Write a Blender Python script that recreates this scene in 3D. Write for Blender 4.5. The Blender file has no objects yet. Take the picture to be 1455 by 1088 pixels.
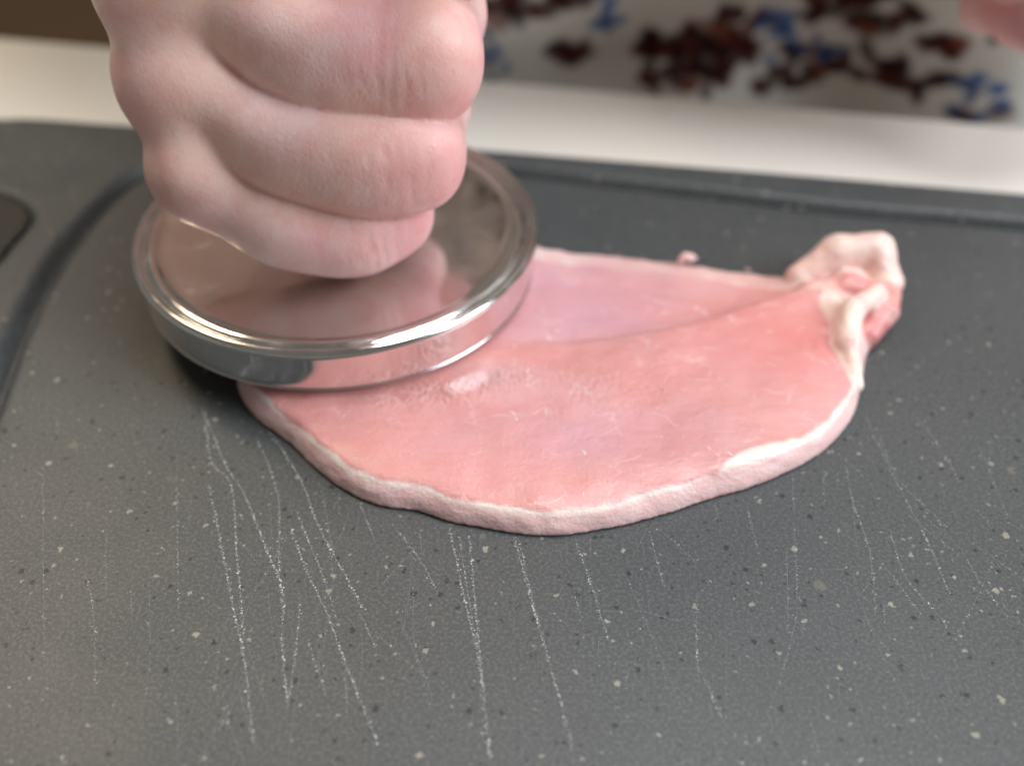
import bpy, math, random
import numpy as np
import openvdb as vdb
from mathutils import Vector, Matrix

MM = 0.001                      # everything below is laid out in millimetres
rng = np.random.default_rng(7)
random.seed(7)
scene = bpy.context.scene
COL = scene.collection

# ------------------------------------------------------------------ camera
cam_d = bpy.data.cameras.new('camera')
cam = bpy.data.objects.new('camera', cam_d)
COL.objects.link(cam)
cam.location = (0, 0, 142 * MM)
cam.rotation_euler = (math.radians(90 - 42), 0, 0)
cam_d.sensor_width = 36
cam_d.lens = 38.6
cam_d.clip_start = 0.005
cam_d.clip_end = 50
cam_d.dof.use_dof = True
cam_d.dof.focus_distance = 0.176
cam_d.dof.aperture_fstop = 7.8
scene.camera = cam

# ------------------------------------------------------------------ light
world = bpy.data.worlds.new('World')
scene.world = world
world.use_nodes = True
wb = world.node_tree.nodes['Background']
wb.inputs[0].default_value = (0.62, 0.58, 0.52, 1)
wb.inputs[1].default_value = 0.24


def area(name, loc, target, size, power, color):
    l = bpy.data.lights.new(name, 'AREA')
    l.shape = 'RECTANGLE'
    l.size, l.size_y = size
    l.energy = power
    l.color = color
    o = bpy.data.objects.new(name, l)
    COL.objects.link(o)
    o.location = loc
    o.rotation_euler = (Vector(target) - Vector(loc)).to_track_quat('-Z', 'Y').to_euler()
    return o


area('ceiling_lamp', (0.40, 0.32, 1.6), (0, 0.18, 0), (1.0, 0.6), 20.5, (0.97, 0.98, 1.0))
area('window_light', (1.25, -0.20, 0.80), (0, 0.18, 0), (0.8, 0.8), 22, (0.86, 0.93, 1.0))
area('kitchen_lamp', (-0.75, 0.95, 1.35), (0, 0.15, 0), (0.4, 0.4), 8.5, (1.0, 0.80, 0.55))

scene.view_settings.view_transform = 'Standard'
scene.view_settings.look = 'None'
scene.view_settings.exposure = 0
scene.view_settings.gamma = 1
scene.cycles.use_denoising = True
scene.cycles.max_bounces = 7
scene.cycles.use_adaptive_sampling = True
scene.cycles.adaptive_threshold = 0.02


# ------------------------------------------------------------------ helpers
def srgb(r, g, b):
    f = lambda c: c / 12.92 if c <= 0.04045 else ((c + 0.055) / 1.055) ** 2.4
    return (f(r / 255), f(g / 255), f(b / 255), 1.0)


def catmull(pts, n=8, closed=True):
    P = np.array(pts, float)
    N = len(P)
    out = []
    rngi = range(N) if closed else range(N - 1)
    for i in rngi:
        if closed:
            p0, p1, p2, p3 = P[(i - 1) % N], P[i], P[(i + 1) % N], P[(i + 2) % N]
        else:
            p0, p1, p2, p3 = P[max(i - 1, 0)], P[i], P[i + 1], P[min(i + 2, N - 1)]
        for t in np.arange(n) / n:
            out.append(0.5 * (2 * p1 + (p2 - p0) * t + (2 * p0 - 5 * p1 + 4 * p2 - p3) * t * t + (3 * p1 - p0 - 3 * p2 + p3) * t ** 3))
    if not closed:
        out.append(P[-1])
    return np.array(out)


def poly_sdf(X, Y, poly):
    """signed distance to a closed polygon, negative inside"""
    d = np.full(X.shape, 1e18)
    inside = np.zeros(X.shape, bool)
    n = len(poly)
    for i in range(n):
        ax, ay = poly[i]
        bx, by = poly[(i + 1) % n]
        ex, ey = bx - ax, by - ay
        wx, wy = X - ax, Y - ay
        t = np.clip((wx * ex + wy * ey) / (ex * ex + ey * ey + 1e-12), 0, 1)
        d = np.minimum(d, (wx - ex * t) ** 2 + (wy - ey * t) ** 2)
        c = (ay > Y) != (by > Y)
        if abs(ey) > 1e-9:
            inside ^= c & (X < ex * (Y - ay) / ey + ax)
    d = np.sqrt(d)
    return np.where(inside, -d, d)


def line_dist(X, Y, pts):
    """distance to an open polyline and the signed side (left positive)"""
    d = np.full(X.shape, 1e18)
    side = np.zeros(X.shape)
    for i in range(len(pts) - 1):
        ax, ay = pts[i]
        bx, by = pts[i + 1]
        ex, ey = bx - ax, by - ay
        wx, wy = X - ax, Y - ay
        t = np.clip((wx * ex + wy * ey) / (ex * ex + ey * ey + 1e-12), 0, 1)
        q = (wx - ex * t) ** 2 + (wy - ey * t) ** 2
        m = q < d
        d = np.where(m, q, d)
        side = np.where(m, np.sign(ex * wy - ey * wx), side)
    return np.sqrt(d), side


def smin(a, b, k):
    h = np.maximum(k - np.abs(a - b), 0) / k
    return np.minimum(a, b) - h * h * k * 0.25


def smax(a, b, k):
    return -smin(-a, -b, k)


def sstep(a, b, x):
    t = np.clip((x - a) / (b - a), 0, 1)
    return t * t * (3 - 2 * t)


def round_cone(G, a, b, ra, rb, power=2.0):
    """distance to a tapered capsule"""
    X, Y, Z = G
    a = np.array(a, np.float32)
    b = np.array(b, np.float32)
    ba = b - a
    L2 = float(ba @ ba)
    px, py, pz = X - a[0], Y - a[1], Z - a[2]
    t = np.clip((px * ba[0] + py * ba[1] + pz * ba[2]) / L2, 0, 1)
    r = ra + (rb - ra) * t
    ex, ey, ez = px - ba[0] * t, py - ba[1] * t, pz - ba[2] * t
    if power != 2.0:
        q = np.float32(power)
        return (np.abs(ex) ** q + np.abs(ey) ** q + np.abs(ez) ** q) ** np.float32(1 / power) - r
    return np.sqrt(ex ** 2 + ey ** 2 + ez ** 2) - r


def vnoise(x, y, z, seed=0):
    """cheap smooth 3-D value noise in -1..1"""
    xi, yi, zi = np.floor(x).astype(int), np.floor(y).astype(int), np.floor(z).astype(int)
    xf, yf, zf = x - xi, y - yi, z - zi
    s = lambda t: t * t * (3 - 2 * t)
    u, v, w = s(xf), s(yf), s(zf)

    def h(a, b, c):
        n = (a * 374761393 + b * 668265263 + c * 2147483647 + seed * 974711) & 0x7fffffff
        n = ((n ^ (n >> 13)) * 1274126177) & 0x7fffffff
        return ((n ^ (n >> 16)) & 0xffff) / 32767.5 - 1
    r = 0
    for dx in (0, 1):
        for dy in (0, 1):
            for dz in (0, 1):
                r = r + h(xi + dx, yi + dy, zi + dz) * (u if dx else 1 - u) * (v if dy else 1 - v) * (w if dz else 1 - w)
    return r


def make_grid(lo, hi, vx):
    ax = [np.arange(lo[i], hi[i] + vx, vx, dtype=np.float32) for i in range(3)]
    return np.meshgrid(*ax, indexing='ij')


def extract(arr, lo, vx):
    g = vdb.FloatGrid(background=3.0)
    g.copyFromArray(np.clip(arr / vx, -3, 3).astype(np.float32))
    P, T, Q = g.convertToPolygons(0.0, 0.0)
    P = np.array(P, float) * vx + np.array(lo)
    q = np.array(Q, int).reshape(-1, 4)
    t = np.array(T, int).reshape(-1, 3)
    # make the faces look outwards
    a, b, c = P[q[:, 0]], P[q[:, 1]], P[q[:, 2]]
    if np.einsum('ij,ij->i', a - P.mean(0), np.cross(b - a, c - a)).sum() < 0:
        q, t = q[:, ::-1], t[:, ::-1]
    return P, q.tolist() + t.tolist()


class Field:
    """a distance field in which each capsule only touches the cells near it"""

    def __init__(self, lo, hi, vx):
        self.lo, self.vx = np.array(lo, float), vx
        self.ax = [np.arange(lo[i], hi[i] + vx, vx, dtype=np.float32) for i in range(3)]
        self.d = np.full([len(a) for a in self.ax], 40.0, np.float32)

    def box(self, lo, hi):
        sl, g = [], []
        for i in range(3):
            n = len(self.ax[i])
            a = int(np.clip((lo[i] - self.lo[i]) / self.vx, 0, n))
            b = int(np.clip((hi[i] - self.lo[i]) / self.vx + 2, 0, n))
            sl.append(slice(a, b))
            g.append(self.ax[i][a:b])
        return tuple(sl), np.meshgrid(*g, indexing='ij', sparse=True)

    def cone(self, a, b, ra, rb, k, margin=9.0, power=2.0):
        a, b = np.array(a, float), np.array(b, float)
        m = max(ra, rb) + margin
        sl, G = self.box(np.minimum(a, b) - m, np.maximum(a, b) + m)
        if self.d[sl].size:
            self.d[sl] = smin(self.d[sl], round_cone(G, a, b, ra, rb, power).astype(np.float32), k)


def mesh_obj(name, P, faces, mat, parent=None, smooth=True, colors=None, normals=None):
    me = bpy.data.meshes.new(name)
    me.from_pydata((np.asarray(P, float) * MM).tolist(), [], faces)
    if smooth:
        me.polygons.foreach_set('use_smooth', [True] * len(me.polygons))
    if colors is not None:
        at = me.color_attributes.new('Col', 'FLOAT_COLOR', 'POINT')
        c = np.ones((len(P), 4), np.float32)
        c[:, :3] = colors
        at.data.foreach_set('color', c.ravel())
    me.update()
    if normals is not None:
        me.normals_split_custom_set_from_vertices(normals.tolist())
    me.materials.append(mat)
    o = bpy.data.objects.new(name, me)
    COL.objects.link(o)
    if parent:
        o.parent = parent
    return o


def empty(name, label, cat):
    o = bpy.data.objects.new(name, None)
    o.empty_display_size = 0.02
    COL.objects.link(o)
    o['label'] = label
    o['category'] = cat
    return o


def vertex_normals(P, faces):
    F = np.array([f if len(f) == 4 else (f[0], f[1], f[2], f[2]) for f in faces])
    n = np.cross(P[F[:, 2]] - P[F[:, 0]], P[F[:, 3]] - P[F[:, 1]])
    N = np.zeros_like(P)
    for k in range(4):
        np.add.at(N, F[:, k], n)
    return N / (np.linalg.norm(N, axis=1, keepdims=True) + 1e-12)


class NT:
    """tiny node-tree builder; coordinates in millimetres come from self.mm"""

    def __init__(self, name):
        self.mat = bpy.data.materials.new(name)
        self.mat.use_nodes = True
        self.t = self.mat.node_tree
        self.b = self.t.nodes['Principled BSDF']
        tc = self.t.nodes.new('ShaderNodeTexCoord')
        v = self.t.nodes.new('ShaderNodeVectorMath')
        v.operation = 'SCALE'
        v.inputs['Scale'].default_value = 1000
        self.t.links.new(tc.outputs['Object'], v.inputs[0])
        self.mm = v.outputs[0]

    def set(self, **kw):
        for k, val in kw.items():
            self.link(val, self.b.inputs[k.replace('_', ' ')])

    def link(self, val, sock):
        if isinstance(val, bpy.types.NodeSocket):
            self.t.links.new(val, sock)
        else:
            sock.default_value = val

    def node(self, typ, **ins):
        n = self.t.nodes.new(typ)
        return n

    def math(self, op, a, b=0.0, c=0.0, clamp=False):
        n = self.t.nodes.new('ShaderNodeMath')
        n.operation = op
        n.use_clamp = clamp
        self.link(a, n.inputs[0])
        self.link(b, n.inputs[1])
        if len(n.inputs) > 2:
            self.link(c, n.inputs[2])
        return n.outputs[0]

    def scale(self, vec, s):
        n = self.t.nodes.new('ShaderNodeVectorMath')
        n.operation = 'MULTIPLY'
        self.link(vec, n.inputs[0])
        n.inputs[1].default_value = s
        return n.outputs[0]

    def vadd(self, a, b):
        n = self.t.nodes.new('ShaderNodeVectorMath')
        n.operation = 'ADD'
        self.link(a, n.inputs[0])
        self.link(b, n.inputs[1])
        return n.outputs[0]

    def noise(self, size, detail=2.0, rough=0.5, vec=None, out=0):
        n = self.t.nodes.new('ShaderNodeTexNoise')
        self.link(vec if vec is not None else self.mm, n.inputs['Vector'])
        n.inputs['Scale'].default_value = 1.0 / size
        n.inputs['Detail'].default_value = detail
        n.inputs['Roughness'].default_value = rough
        return n.outputs[out]

    def voronoi(self, size, vec=None, feature='F1', rnd=1.0):
        n = self.t.nodes.new('ShaderNodeTexVoronoi')
        n.feature = feature
        self.link(vec if vec is not None else self.mm, n.inputs['Vector'])
        n.inputs['Scale'].default_value = 1.0 / size
        n.inputs['Randomness'].default_value = rnd
        return n

    def mix(self, fac, a, b, blend='MIX'):
        n = self.t.nodes.new('ShaderNodeMix')
        n.data_type = 'RGBA'
        n.blend_type = blend
        self.link(fac, n.inputs[0])
        self.link(a, n.inputs[6])
        self.link(b, n.inputs[7])
        return n.outputs[2]

    def ramp(self, fac, a, b, lo=0.0, hi=1.0):
        n = self.t.nodes.new('ShaderNodeMapRange')
        n.interpolation_type = 'SMOOTHSTEP'
        self.link(fac, n.inputs[0])
        n.inputs[1].default_value = a
        n.inputs[2].default_value = b
        n.inputs[3].default_value = lo
        n.inputs[4].default_value = hi
        return n.outputs[0]

    def attr(self, name='Col', out='Color'):
        n = self.t.nodes.new('ShaderNodeAttribute')
        n.attribute_name = name
        return n.outputs[out]

    def sep(self, col):
        n = self.t.nodes.new('ShaderNodeSeparateColor')
        self.link(col, n.inputs[0])
        return n.outputs

    def bump(self, height, dist_mm, strength=1.0, normal=None):
        n = self.t.nodes.new('ShaderNodeBump')
        n.inputs['Strength'].default_value = strength
        n.inputs['Distance'].default_value = dist_mm * MM
        self.link(height, n.inputs['Height'])
        if normal is not None:
            self.link(normal, n.inputs['Normal'])
        return n.outputs[0]


# ------------------------------------------------------------------ materials
def mat_board():
    m = NT('speckled_grey_composite')
    base = m.mix(m.noise(45, 2), srgb(61, 64, 66), srgb(68, 71, 72))
    base = m.mix(m.ramp(m.noise(0.55, 2, 0.6), 0.4, 0.75), base, srgb(92, 94, 93))
    warp = m.vadd(m.mm, m.scale(m.noise(0.8, 3, 0.7, out=1), (1.7, 1.7, 1.7)))
    # pale mineral chips
    col = base
    for size, keep, r0, r1, c, soft in ((2.8, 0.55, 0.03, 0.23, srgb(176, 170, 152), 0.05), (1.5, 0.64, 0.04, 0.22, srgb(162, 158, 148), 0.07),
                                        (6.5, 0.72, 0.05, 0.20, srgb(120, 116, 102), 0.08)):
        v = m.voronoi(size, warp)
        s = m.sep(v.outputs['Color'])
        on = m.ramp(s[0], keep, keep + 0.01)
        rad = m.math('MULTIPLY_ADD', s[1], r1 - r0, r0)
        chip = m.math('MULTIPLY', on, m.ramp(m.math('SUBTRACT', rad, v.outputs['Distance']), 0.0, soft))
        col = m.mix(m.math('MULTIPLY', chip, m.math('MULTIPLY_ADD', s[2], 0.6, 0.35)), col, c)
    for size, keep, r0, r1 in ((2.3, 0.48, 0.07, 0.26), (1.3, 0.70, 0.08, 0.27)):
        v = m.voronoi(size, m.vadd(warp, (37.0, 11.0, 5.0)))
        s = m.sep(v.outputs['Color'])
        on = m.ramp(s[0], keep, keep + 0.01)
        rad = m.math('MULTIPLY_ADD', s[1], r1 - r0, r0)
        chip = m.math('MULTIPLY', on, m.ramp(m.math('SUBTRACT', rad, v.outputs['Distance']), 0.0, 0.06))
        col = m.mix(m.math('MULTIPLY', chip, m.math('MULTIPLY_ADD', s[2], 0.25, 0.75)), col, srgb(20, 23, 29))
    grain = m.noise(0.30, 3, 0.65)
    n = m.bump(grain, 0.055, 1.0)
    n = m.bump(m.noise(14, 2), 0.12, 1.0, n)
    m.set(Base_Color=col, Roughness=m.ramp(m.noise(30, 3), 0.3, 0.7, 0.33, 0.46), Normal=n)
    m.b.inputs['Specular IOR Level'].default_value = 0.5
    return m.mat


def mat_simple(name, color, rough, noise_mm=None, amount=0.15, metallic=0.0, bump=None):
    m = NT(name)
    c = color
    if noise_mm:
        c = m.mix(m.noise(noise_mm, 3), tuple(x * (1 - amount) for x in color[:3]) + (1,), color)
    m.set(Base_Color=c, Roughness=rough, Metallic=metallic)
    if bump:
        m.set(Normal=m.bump(m.noise(bump[0], 3), bump[1]))
    return m.mat


def mat_steel():
    m = NT('polished_steel')
    sc = m.noise(1.0, 2, 0.5, m.scale(m.mm, (0.25, 3.0, 1.0)))
    smudge = m.noise(9, 4, 0.6)
    m.set(Base_Color=m.mix(smudge, (0.74, 0.73, 0.72, 1), (0.84, 0.83, 0.82, 1)), Metallic=1.0,
          Roughness=m.math('ADD', m.ramp(smudge, 0.38, 0.68, 0.06, 0.24), m.ramp(sc, 0.55, 0.8, 0, 0.05)))
    m.set(Normal=m.bump(m.noise(26, 2), 0.05, 0.6, m.bump(sc, 0.006, 0.6)))
    return m.mat


def mat_meat():
    m = NT('raw_pork')
    col = m.attr()
    fib = m.noise(1.0, 3, 0.6, m.scale(m.mm, (0.22, 0.75, 0.6)))
    col = m.mix(m.ramp(fib, 0.35, 0.7, 0, 0.45), col, m.mix(1.0, col, (1.0, 0.84, 0.82, 1), 'MULTIPLY'))
    col = m.mix(m.ramp(m.noise(9, 2), 0.45, 0.75, 0, 0.15), col, m.mix(0.5, col, srgb(230, 186, 182)))
    # marbling: broken pale threads between the muscle bundles
    mv = m.voronoi(7.0, m.vadd(m.scale(m.mm, (0.75, 1.2, 1.0)), m.scale(m.noise(4.0, 2, out=1), (5.0, 5.0, 5.0))), 'DISTANCE_TO_EDGE')
    mline = m.math('MULTIPLY', m.ramp(mv.outputs['Distance'], 0.0, 0.045, 1, 0), m.ramp(m.noise(5.0, 2), 0.5, 0.68))
    col = m.mix(m.math('MULTIPLY', mline, 0.45), col, srgb(236, 200, 198))
    n = m.bump(m.noise(6.0, 2, 0.5), 0.35, 0.8)
    n = m.bump(m.noise(1.8, 3, 0.6, m.scale(m.mm, (0.5, 1.0, 1.0))), 0.26, 0.9, n)
    n = m.bump(m.noise(0.7, 2), 0.13, 0.8, n)
    n = m.bump(m.math('MULTIPLY', m.noise(1.0, 2, 0.6), m.attr('torn', 'Fac')), 1.3, 1.0, n)
    m.set(Base_Color=col, Roughness=m.ramp(m.noise(3.5, 3), 0.3, 0.7, 0.30, 0.5), Normal=n)
    m.set(Subsurface_Weight=0.22, Subsurface_Scale=0.0025)
    m.b.inputs['Subsurface Radius'].default_value = (1.0, 0.5, 0.4)
    m.set(Coat_Weight=m.math('MULTIPLY_ADD', m.attr('torn', 'Fac'), 0.85, 0.15))
    m.b.inputs['Coat Roughness'].default_value = 0.17
    m.b.inputs['Specular IOR Level'].default_value = 0.45
    return m.mat


def mat_skin():
    m = NT('skin')
    col = m.attr()
    col = m.mix(m.ramp(m.noise(5, 5, 0.65), 0.40, 0.66, 0, 0.65), col, m.mix(1.0, col, (0.96, 0.79, 0.78, 1), 'MULTIPLY'))
    n = m.bump(m.voronoi(1.1, m.scale(m.mm, (1, 1, 0.8)), 'DISTANCE_TO_EDGE').outputs[0], 0.08, 0.7)
    n = m.bump(m.noise(3.0, 4, 0.6), 0.16, 0.7, n)
    wr = m.noise(1.0, 2, 0.6, m.scale(m.mm, (0.75, 0.75, 0.3)))
    n = m.bump(m.math('MULTIPLY', wr, m.attr('wrinkle', 'Fac')), 0.13, 0.7, n)
    m.set(Base_Color=col, Roughness=m.ramp(m.noise(4, 3), 0.35, 0.65, 0.36, 0.5), Normal=n)
    m.set(Subsurface_Weight=0.35, Subsurface_Scale=0.003)
    m.b.inputs['Subsurface Radius'].default_value = (1.0, 0.4, 0.25)
    m.b.inputs['Specular IOR Level'].default_value = 0.4
    return m.mat


def mat_dress():
    m = NT('printed_cotton')
    w = m.noise(0.6, 1, 0.5, m.scale(m.mm, (1, 1, 1)))
    m.set(Base_Color=m.attr(), Roughness=0.85, Normal=m.bump(w, 0.06, 0.6))
    m.b.inputs['Specular IOR Level'].default_value = 0.2
    return m.mat


M_BOARD = mat_board()
M_RUBBER = mat_simple('black_rubber', srgb(30, 29, 28), 0.55, 2, 0.2, 0, (0.5, 0.04))
M_BURR = mat_simple('scratched_plastic', srgb(216, 218, 216), 0.6, 0.6, 0.35)
M_CUT = mat_simple('shallow_cuts', srgb(110, 113, 114), 0.6, 1.0, 0.4)
M_COUNTER = mat_simple('white_worktop', srgb(248, 242, 231), 0.35, 60, 0.05, 0, (40, 0.1))
M_FLOOR = mat_simple('brown_floor', srgb(128, 96, 62), 0.5, 200, 0.35)
M_STEEL = mat_steel()
M_MEAT = mat_meat()
M_SINEW_GLINT = mat_simple('sinew_and_glints', srgb(238, 204, 202), 0.3, 0.8, 0.1)
M_SKIN = mat_skin()
M_DRESS = mat_dress()

# ------------------------------------------------------------------ floor and counter
fl = mesh_obj('floor', [(-4000, -2500, -900), (4000, -2500, -900), (4000, 6000, -900), (-4000, 6000, -900)], [(0, 1, 2, 3)], M_FLOOR, smooth=False)
fl['kind'] = 'structure'

EDGE_L, EDGE_R = (-900.0, 474.0), (900.0, 134.6)      # straight back edge of the worktop


def counter():
    prof = [(0, -38), (0, -13.2), (-0.25, -12.2), (-0.9, -11.2), (-1.9, -10.5), (-3.0, -10.2)]     # offset towards the cook, height
    d = np.array([EDGE_R[0] - EDGE_L[0], EDGE_R[1] - EDGE_L[1]])
    n = np.array([-d[1], d[0]]) / np.hypot(*d)
    P, F = [], []
    for e in (EDGE_L, EDGE_R):
        for o, z in prof:
            P.append((e[0] + n[0] * o, e[1] + n[1] * o, z))
        P.append((e[0] - n[0] * 780, e[1] - n[1] * 780, -10.2))
        P.append((e[0] - n[0] * 780, e[1] - n[1] * 780, -38))
    k = len(prof) + 2
    for i in range(k):
        j = (i + 1) % k
        F.append((i, i + k, j + k, j))
    F += [tuple(range(k)), tuple(range(2 * k - 1, k - 1, -1))]
    return mesh_obj('countertop', P, F, M_COUNTER, smooth=False)


ct = counter()
ct['label'] = 'white countertop strip behind the grey cutting board'
ct['category'] = 'countertop'

# ------------------------------------------------------------------ cutting board
board = empty('cutting_board', 'speckled dark grey cutting board with juice groove and knife scratches', 'cutting board')
BOARD_OUT = [(-196, 170), (-190, 225), (-172, 254), (-136, 263.5), (-107, 261.0), (-60, 255), (-14, 248.6), (60, 237.2), (123, 227), (185, 217),
             (222, 203), (236, 165), (228, 40), (205, -55), (170, -78), (0, -62), (-150, -38), (-186, -20), (-200, 30)]
GROOVE = [(200, 196), (117.8, 212.2), (78, 218.6), (51.1, 224.7), (23.3, 230.7), (-0.6, 236.3), (-30, 241.5), (-58, 245.5), (-77, 245), (-88, 239.5),
          (-94.2, 230.4), (-98.4, 215.7), (-100.7, 201.6), (-101.4, 185.8), (-101.0, 172.9), (-99.9, 159.8), (-97, 130), (-92, 95), (-86, 50), (-80, -10)]
PAD_OUT = [(-111.4, 216.0), (-111.2, 211), (-112.2, 204.8), (-113.2, 197), (-116, 165), (-122, 148), (-136, 143), (-147, 152), (-149, 180), (-146, 214),
           (-138, 226), (-124, 226.5), (-115.5, 221.5)]


def build_board():
    vx = 1.0
    lo, hi = (-206, -90, -14), (244, 272, 4)
    G = make_grid(lo, hi, vx)
    X2, Y2 = G[0][:, :, 0], G[1][:, :, 0]
    d2 = poly_sdf(X2, Y2, catmull(BOARD_OUT, 6))
    g2, _ = line_dist(X2, Y2, catmull(GROOVE, 6, False))
    p2 = poly_sdf(X2, Y2, catmull(PAD_OUT, 4))
    Z = G[2]
    f = smax(d2[:, :, None], np.abs(Z + 5) - 5, 3.0)
    ztop = -4.2 * (1 - sstep(0.2, 3.1, g2)) - 1.2 * (1 - sstep(-0.4, 0.5, p2))
    f = np.maximum(f, (Z - ztop[:, :, None]) * 0.8)
    P, F = extract(f, lo, vx)
    mesh_obj('board_slab', P, F, M_BOARD, board)
    # black rubber inlay in the grip
    vx = 0.7
    lo, hi = (-154, 138, -3), (-106, 232, 2)
    G = make_grid(lo, hi, vx)
    d2 = poly_sdf(G[0][:, :, 0], G[1][:, :, 0], catmull(PAD_OUT, 4)) + 0.35
    f = smax(d2[:, :, None], np.abs(G[2] + 0.45) - 0.75, 0.8)
    P, F = extract(f, lo, vx)
    o = mesh_obj('grip_pad', P, F, M_RUBBER, board)
    o['label'] = 'black rubber grip inlay at the board end'


build_board()

SCRATCHES = [
    ([(-58.8, 151.5), (-51.1, 135.9), (-46.7, 129.1), (-40.2, 115.8), (-36.6, 107.9), (-35.2, 98.5), (-32.5, 86.4)], 1.0), ([(-53.3, 131.6), (-47.7, 115.8), (-44.0, 105.1), (-40.5, 95.4), (-36.3, 80.3)], 1.0),
    ([(-57.5, 148.6), (-53.8, 136.7), (-49.1, 130.7), (-45.4, 115.8), (-42.3, 103.8), (-40.9, 97.2)], 1.0), ([(-46.5, 142.1), (-40.8, 129.1), (-38.1, 113.6), (-36.2, 105.1)], 0.8),
    ([(-45.0, 144.9), (-37.3, 132.4), (-32.8, 121.9), (-28.3, 113.6), (-23.3, 104.4)], 1.0), ([(-37.6, 121.9), (-33.3, 112.1), (-28.7, 103.1), (-25.7, 96.0), (-19.0, 81.3)], 1.0),
    ([(-36.9, 125.0), (-33.4, 117.3), (-31.0, 112.1), (-26.9, 101.8)], 0.8), ([(-10.7, 121.9), (-7.2, 105.1), (-4.8, 93.5), (-3.0, 78.6)], 1.0), ([(-7.1, 119.5), (-5.5, 102.4), (-4.1, 88.7)], 1.0),
    ([(-8.9, 119.5), (-6.4, 103.8), (-5.4, 98.5)], 0.7), ([(-26.5, 127.4), (-23.0, 118.8)], 0.7), ([(-20.3, 121.9), (-17.0, 117.3), (-13.8, 112.1), (-11.8, 107.2)], 0.6), ([(-69.4, 112.1), (-65.6, 103.8), (-61.3, 89.3)], 0.5),
    ([(-83.8, 135.9), (-70.1, 93.5)], 0.3), ([(-60.5, 138.5), (-52.3, 103.8)], 0.35), ([(-33.8, 107.9), (-33.0, 98.5), (-32.6, 87.0)], 0.7), ([(-31.5, 99.2), (-27.6, 89.9)], 0.6), ([(-25.3, 95.4), (-23.7, 85.2)], 0.6),
    ([(-21.5, 108.6), (-15.8, 117.3)], 0.25), ([(-23.8, 103.8), (-20.7, 97.2)], 0.7), ([(-15.5, 121.1), (-14.8, 115.0)], 0.4), ([(-17.7, 103.8), (-12.4, 107.2)], 0.2), ([(-33.4, 130.7), (-30.9, 121.1), (-28.4, 107.9)], 0.45),
    ([(-68.4, 121.1), (-64.6, 107.2)], 0.3), ([(-60.8, 107.9), (-59.2, 102.4)], 0.25), ([(-29.8, 99.2), (-28.4, 90.5)], 0.35), ([(-30.8, 125.0), (-29.7, 128.3)], 0.3), ([(-85.2, 148.6), (-82.9, 142.1)], 0.25),
    ([(0.1, 120.9), (2.7, 108.0), (5.4, 95.7), (7.3, 87.0), (8.8, 78.7)], 1.0), ([(1.0, 119.3), (3.0, 108.0), (4.4, 101.0)], 0.6), ([(10.5, 119.3), (12.7, 109.4), (14.1, 102.4), (15.2, 97.7)], 0.7),
    ([(22.9, 121.3), (24.4, 108.7)], 0.5), ([(24.5, 121.3), (30.5, 113.5)], 0.45), ([(22.9, 121.3), (20.0, 115.4)], 0.3), ([(40.4, 124.9), (40.7, 115.4)], 0.5), ([(47.8, 122.5), (45.3, 106.5)], 0.5),
    ([(45.4, 116.2), (42.7, 100.3)], 0.35), ([(29.6, 108.0), (28.0, 95.7), (29.0, 90.6), (30.4, 85.2)], 0.55), ([(59.9, 138.0), (58.8, 127.4), (59.1, 116.9), (57.1, 103.7)], 0.6), ([(67.4, 145.5), (68.1, 132.6), (73.2, 121.7)], 0.5),
    ([(66.0, 148.4), (67.4, 132.6), (69.1, 120.1), (69.6, 109.4), (70.3, 105.8)], 0.55), ([(60.0, 115.4), (64.3, 103.0)], 0.5), ([(63.6, 120.1), (63.6, 110.9), (66.4, 104.4), (67.4, 101.0)], 0.6), ([(74.1, 150.4), (77.0, 143.6), (78.9, 130.0)], 0.4),
    ([(74.3, 116.9), (75.5, 109.4), (77.5, 103.0)], 0.5), ([(84.8, 140.8), (84.3, 121.7)], 0.35), ([(55.4, 135.3), (53.7, 125.8)], 0.4), ([(35.0, 126.6), (35.2, 120.9)], 0.35), ([(13.0, 119.3), (13.0, 115.4)], 0.4),
    ([(8.0, 116.2), (8.2, 113.9)], 0.3), ([(10.0, 108.0), (11.1, 101.0)], 0.35), ([(13.3, 99.0), (13.0, 94.4)], 0.25), ([(22.6, 94.4), (22.9, 91.3)], 0.25), ([(77.4, 115.4), (80.1, 110.9)], 0.25),
    ([(54.1, 121.7), (57.5, 117.7)], 0.25), ([(58.9, 106.5), (57.8, 101.0)], 0.3), ([(49.9, 135.3), (48.1, 124.1)], 0.2)]


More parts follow.
